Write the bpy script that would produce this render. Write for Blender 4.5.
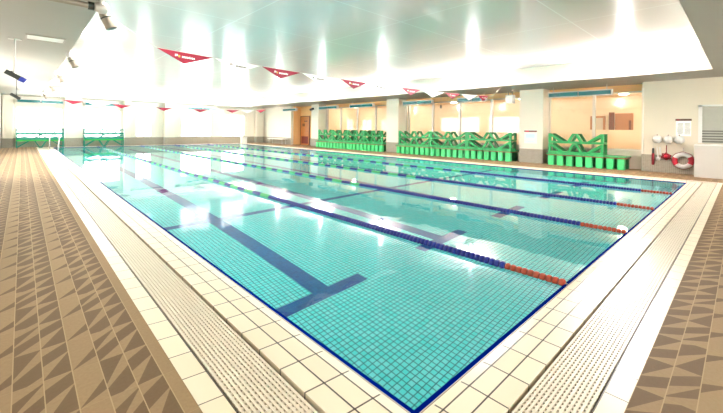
import bpy, math, random
from mathutils import Vector, Matrix

for _o in list(bpy.data.objects):
    bpy.data.objects.remove(_o)
SC = bpy.context.scene
COL = SC.collection
random.seed(5)

# ------------------------------------------------------------------ camera
CAM_POS = Vector((-1.241, -0.960, 1.23))
YAW, ROLL, FPX, CY = math.radians(46.73), math.radians(0.67), 360.6, 128.63
fw = Vector((math.cos(YAW), math.sin(YAW), 0))
rt = Vector((math.sin(YAW), -math.cos(YAW), 0))
up = Vector((0, 0, 1))
r2 = rt * math.cos(ROLL) + up * math.sin(ROLL)
u2 = up * math.cos(ROLL) - rt * math.sin(ROLL)
cd = bpy.data.cameras.new('camera')
cam = bpy.data.objects.new('camera', cd)
COL.objects.link(cam)
cam.matrix_world = Matrix(((r2.x, u2.x, -fw.x, CAM_POS.x), (r2.y, u2.y, -fw.y, CAM_POS.y),
                           (r2.z, u2.z, -fw.z, CAM_POS.z), (0, 0, 0, 1)))
cd.sensor_width = 36.0
cd.lens = FPX / 723 * 36
cd.shift_y = (CY - 206.5) / 723
cd.clip_start = 0.05
SC.camera = cam

# ------------------------------------------------------------------ sky, lamps, exposure
W_STRENGTH = 1.85
world = bpy.data.worlds.new('sky')
SC.world = world
world.use_nodes = True
_b = world.node_tree.nodes['Background']
_b.inputs[0].default_value = (1.0, 0.985, 0.95, 1)
_b.inputs[1].default_value = W_STRENGTH
UPLIGHT_W, GALLERY_W = 345.0, 5.0
SC.view_settings.view_transform = 'Standard'
SC.view_settings.look = 'None'
SC.view_settings.gamma = 1
SC.view_settings.use_curve_mapping = False
SC.view_settings.exposure = 2.85
SC.cycles.use_denoising = True
SC.cycles.max_bounces = 12
SC.cycles.diffuse_bounces = 6
SC.cycles.glossy_bounces = 5
SC.cycles.transmission_bounces = 8
SC.cycles.transparent_max_bounces = 12
SC.cycles.caustics_refractive = True
SC.cycles.caustics_reflective = True
SC.cycles.sample_clamp_indirect = 8

# ------------------------------------------------------------------ sizes (metres)
W, L = 10.62, 25.0            # pool
D_LIP, D_T1, D_T2, D_SLOT, D_GR, D_WT = .066, .17, .275, .295, .553, .664
DEPTH = 1.1
ZS, ZC = 2.80, 3.34           # soffit, raised ceiling
OX0, OX1, OY0, OY1 = -.51, 11.2, -.413, 25.5   # raised ceiling opening
XW = 13.0                     # right wall face
XG = 13.6                     # gallery window plane
YF = 26.0                     # far wall
XL = -2.05                    # left wall
YN = -5.5


# ------------------------------------------------------------------ materials
def lin(c):
    c = c / 255
    return c / 12.92 if c <= .04045 else ((c + .055) / 1.055) ** 2.4


def rgb(r, g, b):
    return (lin(r), lin(g), lin(b), 1)


class NT:
    def __init__(s, name):
        s.m = bpy.data.materials.new(name)
        s.m.use_nodes = True
        s.t = s.m.node_tree
        s.p = s.t.nodes['Principled BSDF']

    def n(s, typ, **kw):
        x = s.t.nodes.new(typ)
        for k, v in kw.items():
            setattr(x, k, v)
        return x

    def put(s, sock, v):
        if isinstance(v, bpy.types.NodeSocket):
            s.t.links.new(v, sock)
        else:
            sock.default_value = v

    def math(s, op, a, b=0.0, c=None):
        x = s.n('ShaderNodeMath', operation=op)
        s.put(x.inputs[0], a)
        s.put(x.inputs[1], b)
        if c is not None:
            s.put(x.inputs[2], c)
        return x.outputs[0]

    def mix(s, f, a, b):
        x = s.n('ShaderNodeMix', data_type='RGBA')
        s.put(x.inputs[0], f)
        s.put(x.inputs[6], a)
        s.put(x.inputs[7], b)
        return x.outputs[2]

    def uv(s):
        x = s.n('ShaderNodeSeparateXYZ')
        s.put(x.inputs[0], s.n('ShaderNodeUVMap').outputs[0])
        return x.outputs[0], x.outputs[1]

    def obj(s):
        x = s.n('ShaderNodeSeparateXYZ')
        s.put(x.inputs[0], s.n('ShaderNodeTexCoord').outputs['Object'])
        return x.outputs[0], x.outputs[1], x.outputs[2]

    def noise(s, scale, detail=3, rough=.55):
        x = s.n('ShaderNodeTexNoise')
        s.put(x.inputs['Vector'], s.n('ShaderNodeTexCoord').outputs['Object'])
        x.inputs['Scale'].default_value = scale
        x.inputs['Detail'].default_value = detail
        x.inputs['Roughness'].default_value = rough
        return x.outputs[0]

    def white(s, *coords):
        v = s.n('ShaderNodeCombineXYZ')
        for i, c in enumerate(coords):
            s.put(v.inputs[i], c)
        x = s.n('ShaderNodeTexWhiteNoise', noise_dimensions='3D')
        s.put(x.inputs[0], v.outputs[0])
        return x.outputs[0]

    def line(s, c, period, half, off=0.0):
        """1 within half of the lines at off + k*period"""
        f = s.math('FLOORED_MODULO', s.math('ADD', c, period / 2 - off), period)
        return s.math('LESS_THAN', s.math('ABSOLUTE', s.math('SUBTRACT', f, period / 2)), half)

    def band(s, c, lo, hi):
        return s.math('MULTIPLY', s.math('GREATER_THAN', c, lo), s.math('LESS_THAN', c, hi))

    def out(s, color=None, rough=.5, spec=None, metal=0.0, bump=None, bump_d=.002):
        if color is not None:
            s.put(s.p.inputs['Base Color'], color)
        s.put(s.p.inputs['Roughness'], rough)
        s.put(s.p.inputs['Metallic'], metal)
        if spec is not None:
            s.p.inputs['Specular IOR Level'].default_value = spec
        if bump is not None:
            b = s.n('ShaderNodeBump')
            b.inputs['Strength'].default_value = .6
            b.inputs['Distance'].default_value = bump_d
            s.put(b.inputs['Height'], bump)
            s.put(s.p.inputs['Normal'], b.outputs[0])
        return s.m


def plain(name, c, rough=.5, metal=0.0, var=.08, scale=9.0, spec=None):
    t = NT(name)
    k = t.math('MULTIPLY_ADD', t.noise(scale), var * 2, 1 - var)
    h = t.n('ShaderNodeHueSaturation')
    t.put(h.inputs['Value'], k)
    t.put(h.inputs['Color'], c)
    return t.out(h.outputs[0], rough, spec, metal)


def emit(name, c, strength):
    t = NT(name)
    t.p.inputs['Base Color'].default_value = c
    t.p.inputs['Emission Color'].default_value = c
    t.p.inputs['Emission Strength'].default_value = strength
    return t.m


M = {}
M['white_paint'] = plain('white_paint', rgb(226, 220, 206), .5, var=.03, scale=2)
M['cream_wall'] = plain('cream_wall', rgb(212, 203, 183), .6, var=.03, scale=2)
M['column_paint'] = plain('column_paint', rgb(232, 224, 208), .45, var=.02, scale=2)
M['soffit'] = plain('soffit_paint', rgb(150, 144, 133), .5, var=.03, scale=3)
M['orange_wall'] = plain('orange_wall', rgb(238, 190, 130), .5, var=.05, scale=2)
M['gallery_wall'] = plain('gallery_wall', rgb(250, 232, 204), .6, var=.06, scale=1.5)
M['gallery_floor'] = plain('gallery_floor', rgb(190, 140, 95), .4)
M['gallery_wood'] = plain('gallery_wood', rgb(188, 128, 78), .45, var=.15)
M['dark_wood'] = plain('dark_wood', rgb(120, 70, 40), .4, var=.15)
M['door_brown'] = plain('door_brown', rgb(196, 122, 62), .4, var=.1)
M['door_red'] = plain('door_red', rgb(120, 34, 22), .4)
M['steel'] = plain('steel', rgb(200, 200, 198), .22, metal=.9, var=.04)
M['grey_metal'] = plain('grey_metal', rgb(150, 140, 126), .32, metal=.35, var=.05)
M['dull_aluminium'] = plain('dull_aluminium', rgb(196, 192, 184), .35, metal=.4, var=.04)
M['dark_metal'] = plain('dark_metal', rgb(40, 44, 36), .4, var=.1)
M['blue_plastic'] = plain('blue_plastic', rgb(38, 60, 170), .35)
M['teal_panel'] = plain('teal_panel', rgb(0, 110, 112), .25, var=.06)
M['teal_light'] = plain('teal_light', rgb(30, 170, 172), .25, var=.1, scale=3)
M['white_plastic'] = plain('white_plastic', rgb(216, 215, 210), .35, var=.02)
M['red_plastic'] = plain('red_plastic', rgb(190, 30, 52), .4)
M['dark_red'] = plain('dark_red', rgb(140, 22, 36), .5)
M['green'] = plain('green_resin', rgb(38, 160, 90), .42, var=.12, scale=6)
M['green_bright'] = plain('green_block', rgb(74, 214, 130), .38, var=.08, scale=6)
M['green_shaded'] = plain('green_resin_shaded', rgb(16, 110, 56), .5, var=.12, scale=6)  # green resin with the shade behind the front legs painted in
M['red_edge'] = plain('red_edge', rgb(150, 84, 66), .55, var=.15, scale=12)
M['teal_green'] = plain('teal_green_resin', rgb(6, 128, 108), .42, var=.08, scale=6)
M['lime_green'] = plain('lime_green_resin', rgb(30, 170, 62), .42, var=.08, scale=6)
M['grey_green'] = plain('grey_green_resin', rgb(90, 140, 128), .42, var=.06)
M['float_blue'] = plain('float_blue', rgb(14, 34, 134), .35, var=.08, scale=20)
M['float_green'] = plain('float_green', rgb(70, 190, 120), .35, var=.08, scale=20)
M['float_orange'] = plain('float_orange', rgb(172, 62, 32), .4, var=.1, scale=20)
M['cable'] = plain('cable_steel', rgb(150, 150, 150), .3, metal=.8)
M['flag_red'] = plain('flag_red', rgb(150, 14, 48), .6, var=.05, scale=14)
M['flag_white'] = plain('flag_white', rgb(248, 246, 242), .6, var=.02)
M['flag_ink'] = plain('flag_ink', rgb(78, 66, 50), .6)
M['flag_gold'] = plain('flag_gold', rgb(214, 160, 80), .6)
M['paper'] = plain('paper', rgb(240, 240, 234), .7, var=.02)
M['paper_ink'] = plain('paper_ink', rgb(150, 154, 150), .7)
M['paper_cyan'] = plain('paper_cyan', rgb(205, 238, 238), .7)
M['header'] = plain('notice_header', rgb(92, 70, 52), .6)
M['trough'] = plain('trough_dark', rgb(34, 31, 25), .8)
M['shutter'] = plain('shutter_grey', rgb(168, 168, 156), .45, var=.06)
M['shutter_dark'] = plain('shutter_dark', rgb(96, 96, 88), .5)
M['counter'] = plain('counter_white', rgb(186, 182, 174), .45, var=.03, scale=3)
M['lens'] = emit('lamp_lens', (1, .96, .88, 1), 30)
M['warm_lens'] = emit('warm_lens', (1, .82, .55, 1), 9)


def mat_grey_mosaic():
    t = NT('grey_mosaic')
    x, y, z = t.obj()
    g = t.math('MAXIMUM', t.line(t.math('ADD', x, y), .045, .004), t.line(z, .045, .004))
    c = t.mix(t.white(t.math('FLOOR', t.math('DIVIDE', t.math('ADD', x, y), .045)), t.math('FLOOR', t.math('DIVIDE', z, .045)), 0.),
              rgb(140, 133, 118), rgb(152, 145, 129))
    return t.out(t.mix(g, c, rgb(172, 165, 148)), .35, bump=t.math('SUBTRACT', 1.0, g))


M['grey_mosaic'] = mat_grey_mosaic()


def mat_coping():
    t = NT('cream_coping_tile')
    u, v = t.uv()
    tile = .2195
    gu = t.math('MULTIPLY', t.line(u, tile, .004, -.03), t.math('GREATER_THAN', v, .02))
    gv = t.math('MAXIMUM', t.math('COMPARE', v, D_LIP, .0042),
                t.math('MAXIMUM', t.math('COMPARE', v, D_T1, .0042), t.math('COMPARE', v, .006, .0025)))
    g = t.math('MAXIMUM', gu, gv)
    rnd = t.white(t.math('FLOOR', t.math('DIVIDE', t.math('ADD', u, .03), tile)), t.math('GREATER_THAN', v, D_T1), 0.)
    c = t.mix(rnd, rgb(240, 223, 195), rgb(244, 229, 203))
    return t.out(t.mix(g, c, rgb(66, 56, 42)), .3, bump=t.math('SUBTRACT', 1.0, g))


M['coping'] = mat_coping()


def mat_white_tile():
    t = NT('white_border_tile')
    u, v = t.uv()
    g = t.math('MAXIMUM', t.line(u, .2195, .003, -.03), t.math('LESS_THAN', v, D_GR + .006))
    rnd = t.white(t.math('FLOOR', t.math('DIVIDE', t.math('ADD', u, .03), .2195)), 3., 1.)
    c = t.mix(rnd, rgb(238, 221, 192), rgb(243, 228, 201))
    return t.out(t.mix(g, c, rgb(70, 59, 44)), .3, bump=t.math('SUBTRACT', 1.0, g))


M['white_tile'] = mat_white_tile()
M['blue_edge'] = plain('blue_edge_tile', rgb(0, 24, 116), .7, var=.1, scale=20, spec=0.0)
M['grate'] = plain('grate_resin', rgb(222, 211, 190), .4, var=.04, scale=3)


def mat_deck():
    """brown anti-slip sheet: strips of small tiles cut into light and dark triangles"""
    t = NT('brown_triangle_deck')
    u, v = t.uv()                       # u along the pool edge, v outward
    w, per = .1085, .334
    q = t.math('DIVIDE', t.math('SUBTRACT', v, .722), w)
    ci = t.math('FLOOR', q)
    a = t.math('SUBTRACT', 1.0, t.math('FRACT', q))        # across: 0 outer, 1 pool side
    k3 = t.math('FLOORED_MODULO', ci, 3.0)
    is_plain = t.math('COMPARE', k3, 2.0, .1)
    is_three = t.math('COMPARE', k3, 0.0, .1)
    row = t.math('DIVIDE', u, per)
    tt = t.math('SUBTRACT', 1.0, t.math('FRACT', row))     # 0 at the far joint of a tile, 1 at the near one
    ri = t.math('FLOOR', row)
    ab = t.math('GREATER_THAN', t.math('FLOORED_MODULO', t.math('ADD', ri, ci), 2.0), .5)

    def between(p, q):
        lo = t.math('MULTIPLY_ADD', a, p[1] - p[0], p[0])
        hi = t.math('MULTIPLY_ADD', a, q[1] - q[0], q[0])
        return t.math('MULTIPLY', t.math('GREATER_THAN', tt, lo), t.math('LESS_THAN', tt, hi))

    def pick(f, x, y):
        return t.math('ADD', t.math('MULTIPLY', f, x), t.math('MULTIPLY', t.math('SUBTRACT', 1.0, f), y))
    one = t.math('MAXIMUM', between((.32, .05), (.63, .08)), between((.69, .36), (1.0, .66)))
    two = t.math('MAXIMUM', between((-.1, -.1), (.70, .0)), between((.80, .38), (1.12, .86)))
    three = t.math('MAXIMUM', between((.27, .0), (.60, .33)), between((.98, .36), (1.0, .97)))
    wedge = between((1.0, .50), (1.0, .78))
    dark = pick(is_plain, wedge, pick(is_three, three, pick(ab, one, two)))
    inner = t.math('LESS_THAN', v, .722)
    dark = t.math('MULTIPLY', dark, t.math('SUBTRACT', 1.0, inner))
    ln = t.math('MULTIPLY', t.line(v, w, .0022, .722), t.math('GREATER_THAN', v, .70))
    ln2 = t.math('MULTIPLY', t.line(u, per, .0012), .4)
    n = t.noise(60, 4)
    cell = t.white(ri, ci, 2.)
    pale = t.mix(n, rgb(142, 115, 79), rgb(160, 134, 97))
    deep = t.mix(n, rgb(99, 76, 48), rgb(115, 91, 61))
    c = t.mix(dark, pale, deep)
    c = t.mix(t.math('MULTIPLY', cell, .16), c, rgb(120, 96, 66))
    c = t.mix(t.math('MAXIMUM', ln, ln2), c, rgb(174, 148, 108))
    return t.out(c, .7, spec=.25, bump=n, bump_d=.001)


M['deck'] = mat_deck()


def mat_pool():
    """turquoise mosaic with dark joints; navy lane lines laid in the bottom"""
    t = NT('turquoise_pool_mosaic')
    x, y, z = t.obj()
    p = .05
    geo = t.n('ShaderNodeNewGeometry')
    nz = t.n('ShaderNodeSeparateXYZ')
    t.put(nz.inputs[0], geo.outputs['Normal'])
    flat = t.math('GREATER_THAN', t.math('ABSOLUTE', nz.outputs[2]), .5)
    gx = t.math('MULTIPLY', t.line(x, p, .0034), t.math('LESS_THAN', t.math('ABSOLUTE', nz.outputs[0]), .5))
    gy = t.math('MULTIPLY', t.line(y, p, .0034), t.math('LESS_THAN', t.math('ABSOLUTE', nz.outputs[1]), .5))
    gz = t.math('MULTIPLY', t.line(z, p, .0034), t.math('LESS_THAN', t.math('ABSOLUTE', nz.outputs[2]), .5))
    g = t.math('MAXIMUM', gx, t.math('MAXIMUM', gy, gz))
    r = t.white(t.math('FLOOR', t.math('DIVIDE', x, p)), t.math('FLOOR', t.math('DIVIDE', y, p)), t.math('FLOOR', t.math('DIVIDE', z, p)))
    c = t.mix(r, rgb(104, 252, 250), rgb(150, 255, 255))
    # lane lines
    lane = W / 5
    fx = t.math('ABSOLUTE', t.math('SUBTRACT', t.math('FLOORED_MODULO', x, lane), lane / 2))
    stem = t.math('MULTIPLY', t.math('LESS_THAN', fx, .105), t.band(y, 2.0, L - 2.0))
    bar = t.math('MULTIPLY', t.math('LESS_THAN', fx, .53),
                 t.math('MAXIMUM', t.band(y, 1.92, 2.09), t.band(y, L - 2.09, L - 1.92)))
    cross = t.math('MULTIPLY', t.math('MAXIMUM', t.band(y, 4.9, 5.05), t.band(y, L - 5.05, L - 4.9)), t.band(x, .1, W - .1))
    mark = t.math('MULTIPLY', flat, t.math('MAXIMUM', stem, t.math('MAXIMUM', bar, cross)))
    c = t.mix(mark, c, t.mix(r, rgb(0, 76, 150), rgb(0, 94, 172)))
    c = t.mix(t.math('MULTIPLY', g, t.math('MULTIPLY_ADD', mark, -.8, 1.0)), c, rgb(34, 138, 144))
    return t.out(c, .4)


M['pool'] = mat_pool()


def mat_water():
    t = NT('pool_water')
    t.t.nodes.remove(t.p)
    g = t.n('ShaderNodeBsdfGlass')
    g.inputs['Color'].default_value = (.98, 1, 1, 1)
    g.inputs['Roughness'].default_value = 0
    g.inputs['IOR'].default_value = 1.333
    n = t.n('ShaderNodeTexNoise')
    t.put(n.inputs['Vector'], t.n('ShaderNodeTexCoord').outputs['Object'])
    n.inputs['Scale'].default_value = 1.6
    n.inputs['Detail'].default_value = 3
    n.inputs['Roughness'].default_value = .45
    b = t.n('ShaderNodeBump')
    b.inputs['Strength'].default_value = .25
    b.inputs['Distance'].default_value = .012
    t.put(b.inputs['Height'], n.outputs[0])
    t.put(g.inputs['Normal'], b.outputs[0])
    t.put(t.t.nodes['Material Output'].inputs[0], g.outputs[0])
    return t.m


M['water'] = mat_water()


def mat_pane(name, refl=.08, tint=(.97, .99, .98, 1)):
    t = NT(name)
    t.t.nodes.remove(t.p)
    tr = t.n('ShaderNodeBsdfTransparent')
    tr.inputs[0].default_value = tint
    gl = t.n('ShaderNodeBsdfGlossy')
    gl.inputs['Roughness'].default_value = .03
    lw = t.n('ShaderNodeLayerWeight')
    fac = t.math('MULTIPLY_ADD', t.math('POWER', lw.outputs['Facing'], 5.0), .9, .04)
    mx = t.n('ShaderNodeMixShader')
    t.put(mx.inputs[0], fac)
    t.put(mx.inputs[1], tr.outputs[0])
    t.put(mx.inputs[2], gl.outputs[0])
    t.put(t.t.nodes['Material Output'].inputs[0], mx.outputs[0])
    return t.m


M['pane'] = mat_pane('window_glass')


def mat_ceiling():
    t = NT('glossy_ceiling_panel')
    x, y, z = t.obj()
    g = t.math('MAXIMUM', t.line(x, 2.34, .012, OX0), t.line(y, 2.33, .012, 1.36))
    c = t.mix(g, rgb(226, 210, 207), rgb(238, 230, 227))
    r = t.math('MULTIPLY_ADD', t.noise(.6, 2), .06, .11)
    return t.out(c, r, spec=.9)


M['ceiling'] = mat_ceiling()


# ------------------------------------------------------------------ mesh building
class MB:
    def __init__(s):
        s.v, s.f, s.uvs, s.mi, s.mats = [], [], [], [], []

    def slot(s, m):
        if m not in s.mats:
            s.mats.append(m)
        return s.mats.index(m)

    def face(s, pts, m=None, uv=None):
        b = len(s.v)
        s.v += [tuple(p) for p in pts]
        s.f.append(tuple(range(b, b + len(pts))))
        s.uvs.append(uv)
        s.mi.append(s.slot(m) if m else 0)
        return s

    def poly(s, verts, faces, m=None):
        b = len(s.v)
        s.v += [tuple(p) for p in verts]
        for f in faces:
            s.f.append(tuple(b + i for i in f))
            s.uvs.append(None)
            s.mi.append(s.slot(m) if m else 0)
        return s

    def box(s, x0, x1, y0, y1, z0, z1, m=None):
        x0, x1 = min(x0, x1), max(x0, x1)
        y0, y1 = min(y0, y1), max(y0, y1)
        z0, z1 = min(z0, z1), max(z0, z1)
        v = [(x, y, z) for z in (z0, z1) for y in (y0, y1) for x in (x0, x1)]
        return s.poly(v, [(0, 2, 3, 1), (4, 5, 7, 6), (0, 1, 5, 4), (2, 6, 7, 3), (0, 4, 6, 2), (1, 3, 7, 5)], m)

    def bevel_box(s, x0, x1, y0, y1, z0, z1, r=.01, m=None):
        """box with chamfered vertical and top edges"""
        def ring(z, i):
            return [(x0 + i, y0, z), (x1 - i, y0, z), (x1, y0 + i, z), (x1, y1 - i, z), (x1 - i, y1, z), (x0 + i, y1, z), (x0, y1 - i, z), (x0, y0 + i, z)]
        def inner(z):
            return [(x0 + r, y0 + r * .4, z), (x1 - r, y0 + r * .4, z), (x1 - r * .4, y0 + r, z), (x1 - r * .4, y1 - r, z),
                    (x1 - r, y1 - r * .4, z), (x0 + r, y1 - r * .4, z), (x0 + r * .4, y1 - r, z), (x0 + r * .4, y0 + r, z)]
        v = inner(z0) + ring(z0 + r, r) + ring(z1 - r, r) + inner(z1)
        f = [tuple(range(7, -1, -1)), tuple(range(24, 32))]
        for k in range(3):
            for i in range(8):
                j = (i + 1) % 8
                f.append((k * 8 + i, k * 8 + j, k * 8 + 8 + j, k * 8 + 8 + i))
        return s.poly(v, f, m)

    def bar(s, a, b, w, h, m=None, upv=(0, 0, 1)):
        a, b = Vector(a), Vector(b)
        d = (b - a).normalized()
        u = Vector(upv)
        if abs(d.dot(u)) > .95:
            u = Vector((1, 0, 0))
        sx = d.cross(u).normalized()
        sy = sx.cross(d).normalized()
        v = [p + sx * (i * w / 2) + sy * (j * h / 2) for p in (a, b) for j in (-1, 1) for i in (-1, 1)]
        return s.poly(v, [(0, 1, 3, 2), (4, 6, 7, 5), (0, 4, 5, 1), (2, 3, 7, 6), (0, 2, 6, 4), (1, 5, 7, 3)], m)

    def tube(s, pts, r, n=10, m=None, caps=True, radii=None):
        pts = [Vector(p) for p in pts]
        rings, prev = [], None
        for i, p in enumerate(pts):
            d = (pts[min(i + 1, len(pts) - 1)] - pts[max(i - 1, 0)]).normalized()
            if prev is None:
                a = Vector((0, 0, 1)) if abs(d.z) < .9 else Vector((1, 0, 0))
                e = d.cross(a).normalized()
            else:
                e = (prev - d * prev.dot(d)).normalized()
            prev = e
            g = d.cross(e)
            rr = radii[i] if radii else r
            rings.append([p + (e * math.cos(2 * math.pi * k / n) + g * math.sin(2 * math.pi * k / n)) * rr for k in range(n)])
        v = [q for R in rings for q in R]
        f = []
        for i in range(len(pts) - 1):
            for k in range(n):
                j = (k + 1) % n
                f.append((i * n + k, i * n + j, i * n + n + j, i * n + n + k))
        if caps:
            f.append(tuple(range(n - 1, -1, -1)))
            f.append(tuple(range(len(v) - n, len(v))))
        return s.poly(v, f, m)

    def lathe(s, prof, origin=(0, 0, 0), axis=(0, 0, 1), n=16, m=None):
        """prof: list of (radius, distance along axis)"""
        ax = Vector(axis).normalized()
        a = Vector((0, 0, 1)) if abs(ax.z) < .9 else Vector((1, 0, 0))
        e = ax.cross(a).normalized()
        g = ax.cross(e)
        o = Vector(origin)
        v, f = [], []
        for r, h in prof:
            for k in range(n):
                t = 2 * math.pi * k / n
                v.append(o + ax * h + (e * math.cos(t) + g * math.sin(t)) * r)
        for i in range(len(prof) - 1):
            for k in range(n):
                j = (k + 1) % n
                f.append((i * n + k, i * n + j, i * n + n + j, i * n + n + k))
        f.append(tuple(range(n - 1, -1, -1)))
        f.append(tuple(range(len(v) - n, len(v))))
        return s.poly(v, f, m)

    def mesh(s, name, mat=None, smooth=False):
        me = bpy.data.meshes.new(name)
        me.from_pydata(s.v, [], s.f)
        for m in (s.mats if s.mats else [mat]):
            me.materials.append(M[m] if isinstance(m, str) else m)
        if s.mats:
            me.polygons.foreach_set('material_index', s.mi)
        if any(s.uvs):
            lay = me.uv_layers.new(name='UVMap')
            for p, uv in zip(me.polygons, s.uvs):
                if uv:
                    for li, c in zip(p.loop_indices, uv):
                        lay.data[li].uv = c
        if smooth:
            me.polygons.foreach_set('use_smooth', [True] * len(me.polygons))
            me.set_sharp_from_angle(angle=math.radians(38))
        me.update()
        return me

    def build(s, name, mat=None, parent=None, smooth=False, loc=None, rz=0.0):
        """vertices are in world metres for a top-level mesh, in the parent's frame for a part"""
        o = bpy.data.objects.new(name, s.mesh(name, mat, smooth))
        COL.objects.link(o)
        if parent:
            o.parent = parent
        if loc:
            o.location = loc
        o.rotation_euler.z = rz
        return o


def struct(o, label=None):
    o['kind'] = 'structure'
    if label:
        o['label'] = label
    return o


def tag(o, label, cat, group=None):
    o['label'] = label
    o['category'] = cat
    if group:
        o['group'] = group
    return o


def thing(name, label, cat, loc=(0, 0, 0), rz=0.0, group=None):
    o = bpy.data.objects.new(name, None)
    COL.objects.link(o)
    o.empty_display_size = .1
    o.location = loc
    o.rotation_euler.z = rz
    return tag(o, label, cat, group)


KIDS = {}


def copy_tree(o, parent=None):
    c = o.copy()
    COL.objects.link(c)
    if parent:
        c.parent = parent
    for ch in [k for k in list(o.children)]:
        copy_tree(ch, c)
    return c


def lamp(name, typ, loc, watts, color=(1, 1, 1), parent=None, rot=None, **kw):
    d = bpy.data.lights.new(name, typ)
    d.energy = watts
    d.color = color
    for k, v in kw.items():
        setattr(d, k, v)
    o = bpy.data.objects.new(name, d)
    COL.objects.link(o)
    o.location = loc
    if rot:
        o.rotation_euler = rot
    if parent:
        o.parent = parent
    return o


# ------------------------------------------------------------------ ring around the pool
# sides: origin, along direction, outward direction, length
SIDES = {'front': (Vector((W, 0, 0)), Vector((-1, 0, 0)), Vector((0, -1, 0)), W),
         'left': (Vector((0, 0, 0)), Vector((0, 1, 0)), Vector((-1, 0, 0)), L),
         'back': (Vector((0, L, 0)), Vector((1, 0, 0)), Vector((0, 1, 0)), W),
         'right': (Vector((W, L, 0)), Vector((0, -1, 0)), Vector((1, 0, 0)), L)}


FRONT_D = [(0, 0), (.17, .165), (.275, .255), (.295, .27), (.553, .512), (.664, .608), (20, 19.944)]


def dd(side, d):
    """the bands beside the short near edge are a little narrower"""
    if side != 'front' or d <= 0:
        return d
    for (a, b), (c, e) in zip(FRONT_D, FRONT_D[1:]):
        if d <= c:
            return b + (e - b) * (d - a) / (c - a)


NEXT = {'front': 'left', 'left': 'back', 'back': 'right', 'right': 'front'}
PREV = {v: k for k, v in NEXT.items()}


def side_pt(side, u, d, z=0.0):
    o, a, n, _ = SIDES[side]
    p = o + a * u + n * d
    return (p.x, p.y, z)


def ring(mb, d0, d1, z0, z1, zin=None, bottom=-.3, sides=SIDES):
    """a mitred frame of slabs round the pool between the offsets d0 and d1"""
    zin = z1 if zin is None else zin
    for sd in sides:
        n = SIDES[sd][3]
        q = [(-d0, d0), (n + d0, d0), (n + d1, d1), (-d1, d1)]
        zz = [zin, zin, z1, z1]
        a0, a1, b0, b1, c0, c1 = (dd(k, d) for k in (PREV[sd], NEXT[sd], sd) for d in (d0, d1))
        g = [(-a0, c0), (n + b0, c0), (n + b1, c1), (-a1, c1)]
        top = [side_pt(sd, u, d, z) for (u, d), z in zip(g, zz)]
        bot = [side_pt(sd, u, d, bottom) for u, d in g]
        mb.face(top, None, q)
        mb.face([top[1], top[0], bot[0], bot[1]], None, [q[1], q[0], q[0], q[1]])
        mb.face([top[3], top[2], bot[2], bot[3]], None, [q[3], q[2], q[2], q[3]])
    return mb


mb = MB()
ring(mb, 0, D_LIP, 0, .002, -.004)
ring(mb, D_LIP, D_T2, 0, .002)
struct(mb.build('coping', 'coping'), 'cream glazed coping tiles round the pool')
struct(ring(MB(), D_GR, D_WT, 0, .001).build('border_tiles', 'white_tile'), 'row of white tiles between grate and brown deck')
struct(ring(MB(), -.032, 0, 0, -.004, -.012, bottom=-.06).build('pool_edge_tiles', 'blue_edge'), 'thin navy blue tile line at the water edge')
struct(ring(MB(), D_T2, D_GR, 0, -.09, bottom=-.3).build('gutter_channel', 'trough'))

# brown deck: one sheet per side, cut on the mitres, reaching the walls
mb = MB()
ex = {'front': -YN, 'left': -XL + .05, 'back': YF - L + .3, 'right': 15.0 - W}
for sd in SIDES:
    n = SIDES[sd][3]
    d1 = ex[sd]
    lo = {'front': ex['right'], 'left': ex['front'], 'back': ex['left'], 'right': ex['back']}[sd]
    hi = {'front': ex['left'], 'left': ex['back'], 'back': ex['right'], 'right': ex['front']}[sd]

    def outer(e):           # end of the outer edge: on the mitre, then along the neighbour's outer edge
        return [(min(e, d1), min(e, d1))] + ([(e, d1)] if e > d1 else [])
    q = [(-dd(PREV[sd], D_WT), dd(sd, D_WT)), (n + dd(NEXT[sd], D_WT), dd(sd, D_WT))]
    q += [(n + a, b) for a, b in ([(hi, min(hi, d1))] if hi <= d1 else [(d1, d1)])]
    q += [(-a, b) for a, b in ([(lo, min(lo, d1))] if lo <= d1 else [(d1, d1)])]
    if hi < d1:
        q.insert(3, (n + hi, d1))
    if lo < d1:
        q.insert(len(q) - 1, (-lo, d1))
    off = .114 if sd == 'front' else 0
    mb.face([side_pt(sd, u, d, 0.0) for u, d in q], None, [(u, d + off) for u, d in q])
struct(mb.build('floor', 'deck'), 'brown pool deck patterned with light and dark triangles')

# pool basin
mb = MB()
e = .032
x0, x1, y0, y1 = e, W - e, e, L - e
P = lambda x, y, z: (x, y, z)
mb.face([P(x0, y0, -DEPTH), P(x1, y0, -DEPTH), P(x1, y1, -DEPTH), P(x0, y1, -DEPTH)])
for a, b in (((x0, y0), (x1, y0)), ((x1, y0), (x1, y1)), ((x1, y1), (x0, y1)), ((x0, y1), (x0, y0))):
    mb.face([(*a, -.02), (*b, -.02), (*b, -DEPTH), (*a, -DEPTH)])
struct(mb.build('pool_basin', 'pool'), 'turquoise mosaic pool basin with navy lane lines')
mb = MB()
mb.face([(x0, y0, -.02), (x1, y0, -.02), (x1, y1, -.02), (x0, y1, -.02)])
o = mb.build('pool_water', 'water')
o['kind'] = 'stuff'
tag(o, 'clear still water filling the swimming pool', 'water')

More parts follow.
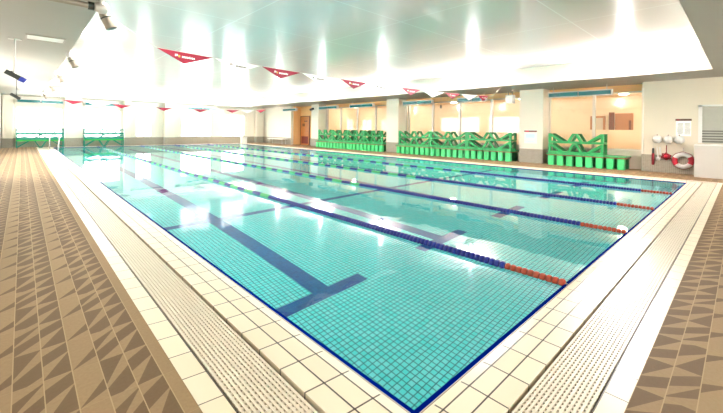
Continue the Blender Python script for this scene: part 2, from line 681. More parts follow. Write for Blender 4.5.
# gutter grates: ribs along the channel, cross bars between them
GRATE_LABEL = {'front': 'white slotted drain grate along the short pool side, below the orange rope ends',
               'left': 'white slotted drain grate along the long pool side with the ladder',
               'back': 'white slotted drain grate along the short pool side under the bright windows',
               'right': 'white slotted drain grate along the long pool side by the green platforms'}
for sd in SIDES:
    o_, a_, n_, ln = SIDES[sd]
    mb = MB()
    d0, d1 = dd(sd, D_SLOT), dd(sd, D_GR) - .004
    nr = 12
    pitch = (d1 - d0) / nr
    far = sd in ('back', 'right')
    u_lo, u_hi = -d1, ln + d1

    def bx(u0, u1, da, db, z0, z1):
        p, q = side_pt(sd, u0, da), side_pt(sd, u1, db)
        mb.box(p[0], q[0], p[1], q[1], z0, z1)
    for k in range(nr):
        da = d0 + k * pitch + .003
        bx(-da, ln + da, da, da + pitch - .0085, -.03, 0)
    st = .03 if not far else .12
    u = u_lo
    while u < u_hi:
        dm = max(d0 + .003, -u + .002, u + st * .5 - ln + .002)
        if dm < d1 - .01:
            bx(u, u + st * .5, dm, d1 - .003, -.026, -.0022)
        u += st
    tag(mb.build('drain_grate', 'grate'), GRATE_LABEL[sd], 'drain grate', 'drain grates round the pool')

# ------------------------------------------------------------------ room shell
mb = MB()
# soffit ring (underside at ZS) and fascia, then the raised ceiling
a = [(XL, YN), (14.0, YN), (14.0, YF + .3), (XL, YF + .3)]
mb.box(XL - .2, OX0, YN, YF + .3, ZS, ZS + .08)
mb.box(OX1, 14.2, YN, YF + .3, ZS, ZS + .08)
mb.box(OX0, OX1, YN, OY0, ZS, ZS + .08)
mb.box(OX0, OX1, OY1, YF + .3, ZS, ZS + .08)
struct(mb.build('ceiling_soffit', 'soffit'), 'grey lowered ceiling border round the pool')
mb = MB()
mb.box(OX0 - .1, OX0 + .004, OY0 - .1, OY1 + .1, ZS + .006, ZC + .05)
mb.box(OX1 - .004, OX1 + .1, OY0 - .1, OY1 + .1, ZS + .006, ZC + .05)
mb.box(OX0, OX1, OY0 - .1, OY0 + .004, ZS + .006, ZC + .05)
mb.box(OX0, OX1, OY1 - .004, OY1 + .1, ZS + .006, ZC + .05)
struct(mb.build('trim_fascia', 'white_paint'), 'white upright edge of the raised ceiling')
mb = MB()
mb.box(OX0, OX1, OY0, OY1, ZC, ZC + .06)
struct(mb.build('ceiling', 'ceiling'), 'glossy white panelled ceiling raised above the pool')

# left wall
LEFT_LIGHT_OPENINGS = [(-4.5 + 5.05 * k, -4.5 + 5.05 * k + 4.2) for k in range(3, 5)]  # unseen window openings, added and spaced for the daylight they let in
mb = MB()
mb.box(XL - .2, XL, YN, YF + .3, 0, .5).box(XL - .2, XL, YN, YF + .3, 2.4, ZS)
ys = [YN] + [v for w in LEFT_LIGHT_OPENINGS for v in w] + [YF + .3]
for i in range(0, len(ys), 2):
    mb.box(XL - .2, XL, ys[i], ys[i + 1], .5, 2.4)
struct(mb.build('wall_left', 'white_paint'))
mb = MB()
NEAR_LIGHT_OPENINGS = [(-1.2, 2.6), (3.4, 7.2), (8.0, 11.8)]  # unseen window openings added to brighten the near end of the hall
xs = [XL - .2] + [v for w in NEAR_LIGHT_OPENINGS for v in w] + [14.2]
for i in range(0, len(xs), 2):
    mb.box(xs[i], xs[i + 1], YN - .2, YN, .5, 2.4)
mb.box(XL - .2, 14.2, YN - .2, YN, 0, .5).box(XL - .2, 14.2, YN - .2, YN, 2.4, ZS + .08)
struct(mb.build('wall_near', 'white_paint'))
struct(MB().box(XL, XL + .02, YN, YF, 0, .5).build('baseboard_left', 'grey_mosaic'))

# far wall with its windows
FW = [(-1.52, .47), (1.39, 3.30), (4.11, 5.03), (6.83, 8.96), (9.70, 11.53)]
Z0W, Z1W = .51, 2.2
mb = MB()
mb.box(XL, 13.2, YF, YF + .3, 0, Z0W)
mb.box(XL, 13.2, YF, YF + .3, Z1W, ZS)
xs = [XL] + [v for w in FW for v in w] + [13.2]
for i in range(0, len(xs), 2):
    mb.box(xs[i], xs[i + 1], YF, YF + .3, Z0W, Z1W)
struct(mb.build('wall_far', 'white_paint'))
mb = MB()
mb.box(XL, XW, YF - .015, YF, 0, .5)
struct(mb.build('baseboard_far', 'grey_mosaic'))
for i, (xa, xb) in enumerate(FW):
    w_ = bpy.data.objects.new('window_%d' % (i + 1), None)
    COL.objects.link(w_)
    w_.location = ((xa + xb) / 2, YF + .08, Z0W)
    struct(w_, 'bright window in the wall behind the deep end')
    h, b = Z1W - Z0W, (xb - xa) / 2
    f = MB()
    f.box(-b, -b + .05, -.03, .03, 0, h).box(b - .05, b, -.03, .03, 0, h).box(-b, b, -.03, .03, 0, .05).box(-b, b, -.03, .03, h - .05, h)
    f.box(-.03, .03, -.03, .03, 0, h)
    f.build('window_frame', 'dull_aluminium', w_)
    MB().box(-b, b, -.004, .004, 0, h).build('pane', 'pane', w_)
for xa, xb in ((-2.0, -1.59), (.53, 1.31), (3.42, 3.75), (5.7, 6.35), (12.3, 12.9)):
    mb = MB()
    mb.box(xa, xb, YF - .45, YF - .01, .5, ZS, 'column_paint').box(xa - .005, xb + .005, YF - .455, YF - .01, 0, .5, 'grey_mosaic')
    struct(mb.build('column'))

# right wall: solid part with the shutter, columns, gallery windows, door bay
SH = (-1.5, -.04, .93, 2.03)     # shutter opening y0,y1,z0,z1
mb = MB()
mb.box(XW, XW + .75, SH[1], 1.26, 0, ZS)
mb.box(XW, XW + .75, YN, SH[0], 0, ZS)
mb.box(XW, XW + .75, SH[0], SH[1], 0, SH[2])
mb.box(XW, XW + .75, SH[0], SH[1], SH[3], ZS)
struct(mb.build('wall_right', 'cream_wall'))
struct(MB().box(XW - .012, XW, -.1, 1.26, 0, .53).build('baseboard_right', 'grey_mosaic'))
struct(MB().box(XW - .03, XW + .02, 1.215, 1.265, .55, 2.62).build('trim_1', 'white_paint'))
COLS = [(4.215, 5.09), (11.34, 12.18), (18.27, 19.06)]
for ya, yb in COLS:
    mb = MB()
    mb.box(XW - .05, XG + .1, ya, yb, .53, ZS, 'column_paint').box(XW - .055, XG + .1, ya - .005, yb + .005, 0, .53, 'grey_mosaic')
    struct(mb.build('column'))
BAYS = [(1.26, 4.215), (5.09, 11.34), (12.18, 18.27)]
MULL = [[2.72], [6.56, 8.12, 9.63, 11.15], [13.59, 15.16, 16.71, 18.1]]
for i, ((ya, yb), ms) in enumerate(zip(BAYS, MULL)):
    mb = MB()
    mb.box(XG - .1, XG + .12, ya, yb, 0, .60)
    struct(mb.build('wall_sill', 'cream_wall'))
    struct(MB().box(XG - .02, XG + .12, ya, yb, 2.58, ZS).build('wall_lintel', 'orange_wall'))
    w_ = bpy.data.objects.new('window_%d' % (i + 6), None)
    COL.objects.link(w_)
    w_.location = (XG, ya, .60)
    struct(w_, ['wide gallery window with white middle post', 'long gallery window with four posts nearest', 'long gallery window with four posts farther'][i])
    f = MB()
    n = yb - ya
    f.box(-.04, .04, 0, n, 0, .05).box(-.04, .04, 0, n, 1.93, 1.98).box(-.04, .04, 0, .05, 0, 1.98).box(-.04, .04, n - .05, n, 0, 1.98)
    for m_ in ms:
        f.box(-.05, .05, m_ - ya - .045, m_ - ya + .045, 0, 1.98)
    f.build('window_frame', 'dull_aluminium' if i else 'white_paint', w_)
    MB().box(-.004, .004, 0, n, 0, 1.98).build('pane', 'pane', w_)
# door bay
mb = MB()
mb.box(XW, XW + .2, 21.65, YF, 0, ZS)
struct(mb.build('wall_bay', 'white_paint'))
struct(MB().box(XW - .012, XW, 21.65, YF, 0, .5).build('baseboard_bay', 'grey_mosaic'))
mb = MB()
mb.box(XG + .2, XG + .3, 19.06, 21.65, 0, ZS, 'orange_wall')
mb.box(XG + .18, XG + .2, 19.06, 21.65, 0, .5, 'grey_mosaic')
mb.box(XW + .2, XG + .3, 21.6, 21.65, 0, ZS, 'orange_wall')
struct(mb.build('wall_alcove'))
d_ = bpy.data.objects.new('door_1', None)
COL.objects.link(d_)
d_.location = (XG + .17, 20.95, 0)
struct(d_, 'brown door with small windows and dark red lower panel')
MB().box(-.04, .0, -.52, .52, 0, 2.05, 'door_brown').box(-.05, 0, -.58, -.52, 0, 2.1, 'dark_wood').box(-.05, 0, .52, .58, 0, 2.1, 'dark_wood').box(-.05, 0, -.58, .58, 2.05, 2.1, 'dark_wood').build('door_leaf', None, d_)
MB().box(-.055, -.04, -.42, .42, .1, .62).build('kick_panel', 'door_red', d_)
MB().box(-.05, -.04, .0, .3, 1.35, 1.55).box(-.05, -.04, -.3, .1, 1.68, 1.76).build('door_window', 'dark_wood', d_)
MB().tube([(-.04, -.4, 1.0), (-.1, -.4, 1.0), (-.1, -.28, 1.0)], .012).build('door_handle', 'steel', d_, True)

# gallery behind the glass
mb = MB()
GX = 17.2
mb.box(GX, GX + .1, -1, 22, 0, 3.0, 'gallery_wall')
mb.box(XG + .12, GX, 18.9, 19.0, 0, 3.0, 'gallery_wall')
mb.box(XG + .15, GX, .9, 1.0, 0, 3.0, 'gallery_wall')
struct(mb.build('wall_gallery'))
struct(MB().box(XG + .12, GX, .9, 19, .02, .1).build('floor_gallery', 'gallery_floor'))
struct(MB().box(XG + .12, GX, .9, 19, 2.72, 2.8).build('ceiling_gallery', 'gallery_wall'))

for y in (2.2, 6.0, 9.6, 13.6, 17.4):  # ceiling lamps added to light the room behind the glass
    t = thing('gallery_fill_light', 'round warm ceiling light added to brighten the glazed gallery', 'ceiling light', (15.4, y, 2.72), group='gallery ceiling lights')
    MB().lathe([(.2, 0), (.2, -.03), (.17, -.05)], n=18).build('lamp_rim', 'white_plastic', t, True)
    MB().lathe([(.165, -.045), (.13, -.075), (.02, -.085)], n=18).build('lamp_diffuser', 'warm_lens', t, True)
    lamp('gallery_fill_lamp', 'POINT', (0, 0, -.25), GALLERY_W, (1, .92, .82), t, shadow_soft_size=.15)
# things on the gallery's back wall, seen through the nearest window
t = thing('gallery_door', 'pale door in a wooden frame on the gallery back wall', 'door', (17.2, 3.46, .1))
MB().box(-.05, 0, -.2, .2, 0, 1.72).build('door_leaf', 'cream_wall', t)
MB().box(-.07, 0, -.28, -.2, 0, 1.8).box(-.07, 0, .2, .28, 0, 1.8).box(-.07, 0, -.28, .28, 1.72, 1.8).build('door_frame', 'gallery_wood', t)
struct(MB().box(16.1, 16.25, 1.0, 18.9, .1, 1.3).build('wall_gallery_low', 'gallery_wall'))
t = thing('wall_panel', 'wooden panel beside a dark narrow opening in the gallery', 'panel', (17.2, 2.62, .1))
MB().box(-.08, 0, -.42, .2, 0, 1.9).build('board', 'gallery_wood', t)
MB().box(-.1, -.08, .22, .42, 0, 1.95).build('dark_opening', 'dark_wood', t)
MB().box(-.1, -.08, -.36, -.28, .8, 1.6).build('batten', 'dark_wood', t)


# ------------------------------------------------------------------ green pool platforms
def make_low(label, group, length=1.2, depth=.74):
    """low platform: slab on two rows of box legs; x = depth (0 is the pool side), y along"""
    t = thing('low_platform', label, 'platform', group=group)
    n = 4
    MB().bevel_box(-.03, depth, 0, length - .006, .385, .43, .012).build('deck_slab', 'green', t)
    MB().box(-.04, depth, .002, length - .008, .355, .384).build('edge_strip', 'red_edge', t)
    p = length / n
    for x, mt in ((.0, 'green_bright'), (depth - .2, 'green_shaded')):  # back row: shade put into a darker green
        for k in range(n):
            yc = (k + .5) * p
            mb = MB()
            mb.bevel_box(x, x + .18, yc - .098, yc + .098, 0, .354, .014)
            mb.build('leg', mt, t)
    return t


def truss(mb, x, kind, y, h, s=.21, b=.08):
    """triangular leg in the plane x: 'A' full, '+' half leaning to +y, '-' half leaning to -y"""
    if kind == 'A':
        mb.bar((x, y - s, 0), (x, y - .045, h), b, b).bar((x, y + s, 0), (x, y + .045, h), b, b)
        mb.box(x - b / 2, x + b / 2, y - .075, y + .075, h - .03, h + .02)
    else:
        d = 1 if kind == '+' else -1
        yy = y + d * b / 2
        mb.box(x - b / 2, x + b / 2, yy - b / 2, yy + b / 2, 0, h + .02)
        mb.bar((x, yy + d * .03, h - .02), (x, yy + d * 2 * s, .0), b, b)
    return mb


def make_frame(label, group, length=1.93, depth=.52, h=.30, mats=('green', 'green'), up=True, b=.08, th=.07):
    """platform laid upside down: slab below, triangular legs standing up (or on its legs if not up)"""
    t = thing('trestle_platform', label, 'platform', group=group)
    zs = (0.0, th) if up else (h + .0, h + th)
    MB().bevel_box(0, depth, .004, length - .004, zs[0], zs[1], .012).build('deck_slab', mats[0], t)
    for x in (.04, depth - .04):
        for kind, y in (('+', .004), ('A', length / 2), ('-', length - .004)):
            mb = truss(MB(), x, kind, y, h - .02, .12 * length, b)
            if up:
                mb.v = [(p, q, c + th - .02) for p, q, c in mb.v]
            else:
                mb.v = [(p, q, h - c) for p, q, c in mb.v]
            mb.build('leg', mats[1] if x < .1 or mats[1] != 'green' else 'green_shaded', t)  # back legs take the green with painted-in shade
    return t


LOWX = 12.72
GROUPS = [('by the lifebuoy', 'below the nearest gallery window', 1.60, 2), ('middle', 'below the middle gallery window', 5.30, 5),
          ('far', 'below the farthest gallery window', 12.24, 5)]
proto = None
names = ['nearest the lifebuoy', 'second', 'third', 'fourth', 'last']
for gi, (g, where, y0_, n) in enumerate(GROUPS):
    for k in range(n):
        grp = 'low green platforms ' + where
        end = ('lifebuoy end', 'column end')[k] if n == 2 else \
            ('lifebuoy end', 'second from lifebuoy end', 'centre of the row', 'second from deep end', 'deep end')[k]
        lab = 'low box-legged green platform %s, %s' % (where, end)
        if proto is None:
            o = proto = make_low(lab, grp)
        else:
            o = copy_tree(proto)
            tag(o, lab, 'platform', grp)
        o.location = (LOWX, y0_ + 1.2 * k, 0)
FR = [(2.25, 1, 1.73, 'below the nearest gallery window'), (5.36, 3, 1.95, 'below the middle gallery window'),
      (12.36, 4, 1.44, 'below the farthest gallery window')]
for y0_, n, ln, where in FR:
    base = None
    for lev in range(2):
        for k in range(n):
            grp = 'upturned green platforms ' + where
            pos = '' if n == 1 else ', ' + {3: ('lifebuoy end', 'centre', 'deep end'), 4: ('lifebuoy end', 'next to lifebuoy end', 'next to deep end', 'deep end')}[n][k]
            lab = 'upturned green platform, %s %s%s' % (('lower', 'upper')[lev], where, pos)
            if base is None:
                o = base = make_frame(lab, grp, ln)
            else:
                o = copy_tree(base)
                tag(o, lab, 'platform', grp)
            o.location = (12.84, y0_ + ln * k,   .431 + .358 * lev)
# the two stacks under the bright windows of the far wall
for xa, where, ln in ((-1.47, 'under the bright window by the ladder', 1.94), (1.36, 'under the second bright window from the ladder', 1.94)):
    for lev in range(3):
        lab = ('teal platform on splayed legs, bottom of stack %s' if lev == 0 else
               'upturned teal platform, middle of stack %s' if lev == 1 else 'upturned teal platform, top of stack %s') % where
        o = make_frame(lab, 'teal platforms ' + where, ln, .5, (.36, .16, .26)[lev], (('lime_green', 'teal_green'), ('teal_green', 'teal_green'), ('teal_green', 'grey_green'))[lev], lev > 0, .045, (.07, .12, .11)[lev])
        o.rotation_euler.z = math.radians(90)        # x -> +y, y -> -x
        o.location = (xa + ln, 25.04, (0, .431, .70)[lev])


# ------------------------------------------------------------------ lane ropes
def float_mesh(name, mat, r):
    mb = MB()
    mb.lathe([(.016, -.022), (r * .82, -.02), (r, -.01), (r, .01), (r * .82, .02), (.016, .022)], axis=(0, 1, 0), n=12)
    return mb.mesh(name, mat, True)


FM = {'orange': float_mesh('float_orange', 'float_orange', .036), 'blue': float_mesh('float_blue', 'float_blue', .042),
      'green': float_mesh('float_green', 'float_green', .042)}


def float_colour(y):
    if y < .5:
        return 'orange'
    if y < 4.8 or y > L - 1.0:
        return 'blue'
    return 'blue' if int((y - 4.8) / .32) % 2 else 'green'


ROPE_X = [1.98, 4.18, 6.15, 8.27]
ROPE_LABEL = ['lane rope next to the ladder side of the pool, with the longest orange end',
              'second lane rope from the ladder side of the pool',
              'third lane rope from the ladder side of the pool',
              'lane rope next to the green platforms side of the pool']
for x, lab in zip(ROPE_X, ROPE_LABEL):
    t = thing('lane_rope', lab, 'lane rope', (x, 0, -.012), group='blue lane ropes on the water')
    MB().tube([(0, .0, .0), (0, L / 2, 0), (0, L, 0)], .008, 6).build('cable', 'cable', t)
    n, y, rest = 0, .05, []
    pitch = .05
    while y < L - .1:
        c = float_colour(y)
        if n < 100:
            o = bpy.data.objects.new('float', FM[c])
            COL.objects.link(o)
            o.parent = t
            o.location = (0, y, 0)
            if c == 'orange':
                o['label'] = 'small orange float'
        else:
            rest.append((y, c))
        n += 1
        y += pitch
    mb = MB()
    for y, c in rest:
        mb.lathe([(.016, -.021), (.042, -.014), (.042, .014), (.016, .021)], (0, y, 0), (0, 1, 0), 8, 'float_' + c)
    o = mb.build('float', None, t, True)
    o['kind'] = 'stuff'

# ------------------------------------------------------------------ pennant strings
def pennants(Y, z0, sag, reds, label, print_marks):
    zf = lambda x: z0 + sag * ((x - 5.3) / 5.15) ** 2
    t = thing('pennant_string', label, 'pennant string', (0, Y, 0), group='pennant strings over the pool')
    pts = [(OX0, 0, ZS - .02)] + [(x, 0, zf(x)) for x in [i * .45 + reds[0] for i in range(24)]] + [(OX1, 0, ZS - .02)]
    MB().tube(pts, .0045, 6).build('cord', 'dull_aluminium', t)
    flags = []
    for i, q in enumerate(reds):
        flags.append((q, .82 if i < 5 else .7, True))
        if i + 1 < len(reds):
            flags.append((q + .86, reds[i + 1] - q - .90, False))
    for k, (xa, wd, red) in enumerate(flags):
        xm = xa + wd * .46
        za, zb, zm = zf(xa) - .004, zf(xa + wd) - .004, zf(xm) - .175
        th = .004
        A = [(xa, -th, za), (xa + wd, -th, zb), (xm, -th * 2, zm)]
        B = [(p[0], th, p[2]) for p in A]
        mb = MB()
        mb.poly(A + B, [(0, 2, 1), (3, 4, 5), (0, 1, 4, 3), (1, 2, 5, 4), (2, 0, 3, 5)])
        f = mb.build('pennant', 'flag_red' if red else 'flag_white', t)
        f['label'] = 'red pennant' if red else 'white pennant'
        if not print_marks:
            continue
        sl = (zb - za) / wd

        def mark(m, x0, x1, dz0, dz1, mat):
            zz = lambda x: za + (x - xa) * sl
            pr.poly([(xa + x0, -.0095, zz(xa + x0) + dz0), (xa + x1, -.0095, zz(xa + x1) + dz0),
                     (xa + x1, -.0095, zz(xa + x1) + dz1), (xa + x0, -.0095, zz(xa + x0) + dz1)], [(0, 1, 2, 3)], mat)
        pr = MB()
        ink = 'flag_white' if red else 'flag_ink'
        mark(pr, .245, .262, -.075, -.04, ink)
        mark(pr, .268, .285, -.07, -.04, ink)
        mark(pr, .245, .285, -.05, -.04, ink)
        if red:
            mark(pr, .29, .32, -.085, -.05, 'flag_gold')
        x = .345
        rr = random.Random(k)
        for wl in (.02, .014, .022, .018, .02, .014, .02, .018):
            mark(pr, x, x + wl, -.085, -.058 + rr.choice((0, 0, .004)), ink)
            x += wl + .006
        pr.build('lettering', None, f)
    return t


pennants(5.0, 2.283, .112, [.20, 1.893, 3.733, 5.724, 7.677, 9.564], 'red and white pennant string with printed marks, over the T-shaped lane ends', True)
pennants(20.0, 2.205, .17, [.05, 1.92, 3.8, 5.65, 7.5, 9.4], 'red and white pennant string far over the deep end', False)


# ------------------------------------------------------------------ hung ceiling boxes with teal panels
def heater(x, y, z, ln, rz, label, n=2):
    """long box along local x, face towards local -y"""
    t = thing('radiant_heater', label, 'heater', (x, y, z), rz, 'long ceiling boxes with teal panels')
    h = ln / 2
    mb = MB()
    mb.box(-h, h, -.06, .10, .085, .10).box(-h, h, .08, .10, -.075, .085).box(-h - .02, -h, -.07, .10, -.085, .10).box(h, h + .02, -.07, .10, -.085, .10)
    mb.box(-h, h, -.07, -.055, .068, .10).box(-h, h, -.075, .10, -.10, -.072)
    mb.build('housing', 'white_plastic', t)
    for k in range(n):
        a = -h + k * (2 * h / n) + .02
        MB().box(a, a + 2 * h / n - .04, -.058, -.03, -.07, .066).build('panel', 'teal_panel', t)
    for s in (-1, 1):
        MB().tube([(s * h * .85, .03, .10), (s * h * .85, .03, ZS - z)], .016, 8).build('hanger', 'dull_aluminium', t)
    return t


HT = [(2.04, 3.98, 'before the nearest gallery window'), (6.45, 7.76, 'before the middle gallery window, near the speaker'),
      (9.15, 10.93, 'before the middle gallery window, at its deep end'), (13.08, 14.99, 'before the farthest gallery window, near the thick column'),
      (16.2, 18.03, 'before the farthest gallery window, near the door'), (20.74, 22.47, 'before the wall with the brown door')]
for ya, yb, where in HT:
    heater(12.85, (ya + yb) / 2, 2.53, yb - ya, math.radians(-90), 'white hung ceiling box with teal panels ' + where)
for xa, xb, where in ((-1.45, .45, 'over the bright window by the ladder'), (1.42, 3.1, 'over the second bright window from the ladder'),
                      (7.1, 9.08, 'over the fourth bright window from the ladder')):
    heater((xa + xb) / 2, 25.42, 2.5, xb - xa, 0, 'hung ceiling box with teal panels ' + where)

# ------------------------------------------------------------------ lamps along the raised ceiling
def uplight(y, label):
    t = thing('uplight', label, 'lamp', (OX1, y, 3.02), group='uplights on the ceiling edge')
    MB().box(-.03, 0, -.06, .06, -.06, .06).build('wall_plate', 'white_plastic', t)
    MB().lathe([(.03, -.09), (.05, -.06), (.055, .02), (.05, .03)], (-.1, 0, 0), (-.25, 0, .97), 14).build('lamp_body', 'dull_aluminium', t, True)
    MB().lathe([(.047, .031), (.02, .036)], (-.1, 0, 0), (-.25, 0, .97), 14).build('lamp_lens', 'lens', t, True)
    MB().tube([(-.03, 0, -.02), (-.07, 0, -.02)], .012, 8).build('bracket', 'dull_aluminium', t)
    lamp('uplight_lamp', 'SPOT', (-.17, 0, .12), UPLIGHT_W * (1 if y < 22 else .3), (.98, .99, 1), t, (0, math.radians(152), 0), spot_size=math.radians(178), spot_blend=.3, shadow_soft_size=.06)


ordinal = ['nearest the notice board', 'second', 'third', 'fourth', 'fifth', 'last']
for k in range(6):
    uplight(1.36 + 4.67 * k, 'uplight on the white ceiling edge above the green platforms, ' +
            ('the one nearest the lifebuoy' if k == 0 else 'the one nearest the far wall' if k == 5 else '%s from the lifebuoy end' % ordinal[k]))


def spot(y, label):
    t = thing('spotlight', label, 'spotlight', (OX0, y, 2.76), group='spotlights along the ceiling edge')
    MB().lathe([(.05, .05), (.06, .0), (.055, -.05), (.03, -.075)], n=14).build('mount', 'white_plastic', t, True)
    dv = Vector((.42, -.1, -.9)).normalized()
    MB().lathe([(.045, -.03), (.06, .03), (.062, .17), (.07, .22), (.066, .225)], (.02, 0, -.06), dv, 16).build('lamp_body', 'grey_metal', t, True)
    MB().lathe([(.062, .2255), (.03, .229)], (.02, 0, -.06), dv, 16).build('lamp_lens', 'dark_metal', t, True)
    MB().tube([Vector((.02, 0, -.06)) + dv * .07, Vector((.02, 0, -.06)) + dv * .085], .064, 16).build('collar', 'dark_metal', t, True)
    lamp('ceiling_fill_lamp', 'POINT', (.16, 0, .34), UPLIGHT_W * .04, (.95, 1, .98), t, shadow_soft_size=.07)  # bare point lamp added above the can to brighten the raised ceiling


SPY = [4.754, 9.121, 12.814, 16.76, 21.9]
for k, y in enumerate(SPY):
    spot(y, 'tilted grey spotlight on the ladder-side ceiling edge, ' +
         ('the big one below the pipe end' if k == 0 else 'the one nearest the far wall' if k == 4 else ('second', 'third', 'fourth')[k - 1] + ' from the pipe'))

# ------------------------------------------------------------------ fittings on the soffit by the ladder side
t = thing('ceiling_pipe', 'thick grey ceiling pipe ending in a white round cap', 'pipe', (0, 4.62, 2.715))
MB().tube([(XL, 0, 0), (-.62, 0, 0)], .036, 14).build('pipe', 'grey_metal', t, True)
MB().tube([(-.66, 0, 0), (-.6, 0, 0)], .05, 14).build('collar', 'dark_metal', t, True)
MB().lathe([(.05, -.07), (.066, -.045), (.074, 0), (.066, .045), (.045, .068), (.015, .08)], (-.52, 0, 0), (1, 0, 0), 16).build('end_cap', 'dull_aluminium', t, True)

t = thing('ceiling_hatch', 'square hatch framed in grey in the lowered ceiling', 'hatch', (-.94, 7.78, ZS))
MB().box(-.27, -.25, -.23, .23, -.012, 0).box(.25, .27, -.23, .23, -.012, 0).box(-.25, .25, -.23, -.21, -.012, 0).box(-.25, .25, .21, .23, -.012, 0).build('frame', 'grey_metal', t)
MB().box(-.248, .248, -.208, .208, -.006, 0).build('panel', 'white_plastic', t)

t = thing('hanging_camera', 'dark device with blue tip clamped to a thin ceiling rod', 'camera', (-1.35, 8.2, 0))
MB().box(-.09, .09, -.05, .05, ZS - .015, ZS).build('ceiling_plate', 'dull_aluminium', t)
MB().tube([(0, 0, ZS - .015), (0, 0, 2.1)], .014, 8).build('rod', 'dull_aluminium', t)
MB().tube([(.03, 0, 2.06), (.03, 0, 1.74)], .006, 6).build('lower_rod', 'dark_metal', t)
dv = Vector((.86, 0, -.5)).normalized()
MB().bar(Vector((.0, 0, 2.12)) - dv * .14, Vector((0, 0, 2.12)) + dv * .08, .09, .08).bar(Vector((-.09, 0, 2.14)), Vector((-.03, 0, 2.2)), .07, .03).build('body', 'dark_metal', t)
MB().lathe([(.045, .0), (.05, .03), (.042, .1)], Vector((0, 0, 2.12)) + dv * .07, dv, 14).build('blue_tip', 'blue_plastic', t, True)
MB().bar((-.05, 0, 1.79), (.08, 0, 1.70), .05, .05).build('clamp', 'dark_metal', t)

# ------------------------------------------------------------------ fittings by the columns
t = thing('loudspeaker', 'white boxy loudspeaker hung from the soffit beside the thick column', 'speaker', (12.85, 5.42, 0))
MB().bevel_box(-.12, .12, -.15, .15, 2.3, 2.62, .015).build('cabinet', 'white_plastic', t)
MB().box(-.125, -.12, -.12, .12, 2.34, 2.56).build('grille', 'dull_aluminium', t)
MB().box(-.03, .03, -.09, -.07, 2.62, ZS).box(-.03, .03, .07, .09, 2.62, ZS).build('hanger', 'grey_metal', t)
t = thing('hanging_sensor', 'small dark sensor hanging on a cord before the middle gallery window', 'sensor', (12.5, 8.43, 0))
MB().tube([(0, 0, ZS), (0, 0, 2.32)], .008, 6).build('cord', 'grey_metal', t)
MB().lathe([(.02, 2.34), (.045, 2.31), (.045, 2.2), (.02, 2.18)], n=10).build('sensor_body', 'dark_metal', t, True)
t = thing('security_camera', 'small dark camera on the slim column next to the brown door', 'camera', (12.93, 18.85, 2.5))
MB().tube([(0, 0, 0), (-.12, .0, 0)], .02, 8).build('arm', 'dull_aluminium', t)
MB().bar((-.12, -.2, .02), (-.12, .14, -.05), .12, .12).build('camera_body', 'dark_metal', t)

t = thing('column_notice', 'paper notice with a dark header on the white column', 'notice', (XW - .05, 4.66, 0))
MB().box(-.006, 0, -.24, .24, .74, 1.26).build('sheet', 'paper', t)
MB().box(-.012, -.006, -.235, .235, 1.175, 1.235).build('header_strip', 'header', t)
MB().box(-.0135, -.012, .06, .2, 1.18, 1.23).box(-.0135, -.012, -.23, .0, 1.178, 1.186).build('red_print', 'red_plastic', t)
mb = MB().box(-.0075, -.006, -.16, .18, .95, 1.1, 'paper_cyan')
mb.box(-.0075, -.006, -.15, .17, .80, .83, 'paper_cyan')
mb.build('print', None, t)

t = thing('wall_notice', 'paper notice with dark header on the cream wall above the lifebuoy', 'notice', (XW, .28, 0))
MB().box(-.006, 0, -.17, .17, 1.12, 1.57).build('sheet', 'paper', t)
MB().box(-.014, 0, -.18, .18, 1.57, 1.63).build('header_strip', 'header', t)
MB().box(-.0155, -.014, .09, .16, 1.58, 1.62).build('red_print', 'dark_red', t)
mb = MB()
rr = random.Random(3)
for c in (-.02, .14):
    z = 1.50
    while z > 1.16:
        mb.box(-.0075, -.006, c - .12 - rr.random() * .02, c + rr.random() * .02 - .02, z - .016, z)
        z -= .034
mb.build('print', 'paper_ink', t)

# helmets and rescue gear on the cream wall
HY = [.874, .615, .364]
HL = ['white round helmet on the cream wall, above the red baton', 'middle one of three white round helmets on the cream wall',
      'white round helmet on the cream wall, below the paper notice']
for y, lab in zip(HY, HL):
    t = thing('safety_helmet', lab, 'helmet', (XW, y, 1.01), group='white helmets on the wall')
    MB().lathe([(.118, .03), (.117, .08), (.1, .14), (.066, .185), (.02, .2)], axis=(-1, 0, 0), n=20).build('shell', 'white_plastic', t, True)
    MB().lathe([(.11, .02), (.126, .022), (.126, .032), (.11, .034)], axis=(-1, 0, 0), n=20).build('rim', 'dull_aluminium', t, True)
    MB().tube([(0, 0, .135), (-.07, 0, .135), (-.07, 0, .105)], .012, 8).build('peg', 'dark_wood', t)
    MB().tube([(-.03, -.07, -.09), (-.05, -.03, -.17), (-.05, .03, -.17), (-.03, .07, -.09)], .006, 6).build('chin_strap', 'dull_aluminium', t)

t = thing('signal_baton', 'red baton with dark handle hanging on the cream wall', 'baton', (XW - .05, .97, 0))
MB().lathe([(.02, .22), (.036, .24), (.036, .56), (.03, .58)], n=12).build('baton_tube', 'dark_red', t, True)
MB().lathe([(.03, .58), (.026, .72), (.012, .74)], n=12).build('handle', 'dark_metal', t, True)
MB().tube([(0, 0, .74), (0, 0, .83), (.05, 0, .85)], .006, 6).build('strap', 'dull_aluminium', t)
t = thing('hand_dipper', 'small white dipper on a strap between the baton and the red rope', 'dipper', (XW - .05, .845, 0))
MB().tube([(0, .0, .42), (0, .03, .74), (.05, .03, .78)], .014, 8).tube([(0, -.04, .78), (0, -.05, .55)], .02, 8).build('strap', 'white_plastic', t, True)
MB().lathe([(.03, .36), (.05, .38), (.055, .45), (.05, .452)], (0, .0, 0), n=12).build('cup', 'white_plastic', t, True)
t = thing('rescue_rope', 'bundled dark red rope hanging beside the lifebuoy', 'rope', (XW - .075, .655, .50))
mb = MB()
rr = random.Random(8)
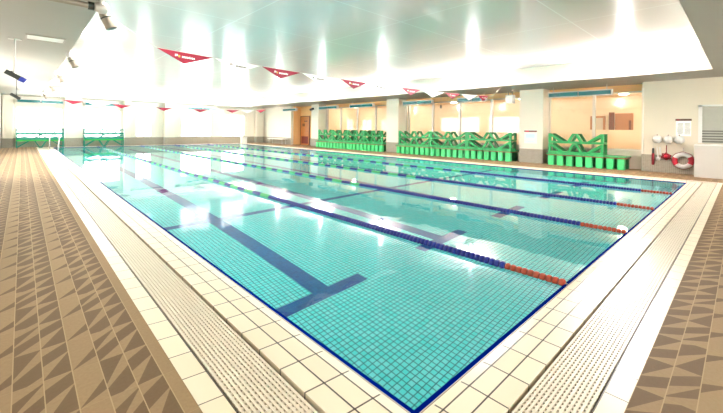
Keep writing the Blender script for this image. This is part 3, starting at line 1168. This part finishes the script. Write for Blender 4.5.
for k in range(7):
    a = k * math.pi / 7 + .2
    R1, R2 = .085 + rr.random() * .035, .032
    pts = []
    for i in range(19):
        q = 2 * math.pi * i / 18
        p, s_ = R1 * math.cos(q), R2 * math.sin(q)
        pts.append((-.01 * k + .03, p * math.cos(a) - s_ * math.sin(a), p * math.sin(a) + s_ * math.cos(a)))
    mb.tube(pts, .016, 6)
mb.build('coil', 'dark_red', t, True)
MB().lathe([(.02, -.05), (.05, -.02), (.05, .02), (.02, .05)], (-.06, 0, 0), (0, .3, 1), 10).build('knot', 'red_plastic', t, True)
MB().tube([(.02, 0, .1), (.04, 0, .3), (.075, 0, .33)], .01, 6).build('hanging_loop', 'dark_red', t)

t = thing('lifebuoy', 'red and white lifebuoy hanging low on the wall by the white counter', 'lifebuoy', (XW - .08, .275, .40))
R, r, n, m = .182, .062, 48, 12


def arc(a0, a1, rr_, mat, name):
    k = max(3, int((a1 - a0) / 7))
    pts = [(0, R * math.cos(math.radians(a0 + (a1 - a0) * i / k)), R * math.sin(math.radians(a0 + (a1 - a0) * i / k))) for i in range(k + 1)]
    MB().tube(pts, rr_, 14).build(name, mat, t, True)


arc(0, 360, r, 'white_plastic', 'ring')
# seen from the pool, +y is to the left
arc(-40, 25, r + .002, 'red_plastic', 'red_band')
arc(145, 210, r + .002, 'red_plastic', 'red_band')
pts = [(-.01, (R + r + .006 + .006 * math.cos(8 * q)) * math.cos(q), (R + r + .006 + .006 * math.cos(8 * q)) * math.sin(q)) for q in [2 * math.pi * i / 64 for i in range(65)]]
MB().tube(pts, .007, 6).build('grab_line', 'dark_red', t, True)
MB().tube([(0, 0, R + r), (.04, 0, R + r + .12), (.09, 0, R + r + .13)], .008, 6).build('hook', 'steel', t)

# shutter and counter
t = thing('roller_shutter', 'grey roller shutter in a white frame above the white counter', 'shutter', (XW, (SH[0] + SH[1]) / 2, SH[2]))
h = (SH[1] - SH[0]) / 2
hz = SH[3] - SH[2]
MB().box(.06, .08, -h, h, 0, hz).build('curtain', 'shutter', t)
mb = MB()
for k in range(5):
    mb.box(.04, .06, -h + .08, h - .08, .03 + k * .075, .06 + k * .075)
mb.build('slats', 'shutter_dark', t)
MB().box(-.02, .1, h - .08, h, 0, hz).box(-.02, .1, -h, -h + .08, 0, hz).box(-.02, .1, -h, h, hz - .05, hz).build('frame', 'white_plastic', t)
t = thing('counter', 'plain white counter at the end of the cream wall', 'counter', (12.32, -.012, 0))
MB().box(0, .675, -1.6, 0, 0, .87).build('body', 'counter', t)
MB().bevel_box(-.02, .678, -1.61, .01, .87, .90, .008).build('worktop', 'white_plastic', t)

# ------------------------------------------------------------------ deep end
t = thing('pool_ladder', 'steel pool ladder with two hooped rails by the far corner', 'ladder', (0, 23.4, 0))
for y in (-.05, .42):
    pts = [(-.2, y, 0), (-.2, y, .5)] + [(-.2 + .19 * (1 - math.cos(q)), y, .5 + .22 * math.sin(q)) for q in [math.pi * i / 10 for i in range(1, 10)]] + [(.18, y, .5), (.14, y, .1), (.1, y, -.85)]
    MB().tube(pts, .024, 10).build('rail', 'steel', t, True)
for z in (-.2, -.45, -.7):
    MB().bevel_box(.08, .16, -.03, .40, z - .015, z + .015, .006).build('tread', 'white_plastic', t)
t = thing('bench', 'low white bench against the wall beside the brown door', 'bench', (12.72, 23.1, 0))
MB().bevel_box(-.2, .2, -1.15, 1.15, .36, .42, .015).build('seat', 'white_plastic', t)
for y in (-.95, .95):
    for x in (-.15, .15):
        MB().tube([(x, y, 0), (x, y, .36)], .022, 8).build('leg', 'dull_aluminium', t)
t = thing('storage_bin', 'white square bin at the foot of the far wall', 'bin', (11.25, 25.6, 0))
MB().bevel_box(-.2, .2, -.18, .18, 0, .42, .02).build('body', 'white_plastic', t)
MB().bevel_box(-.215, .215, -.195, .195, .42, .47, .015).build('lid', 'white_plastic', t)
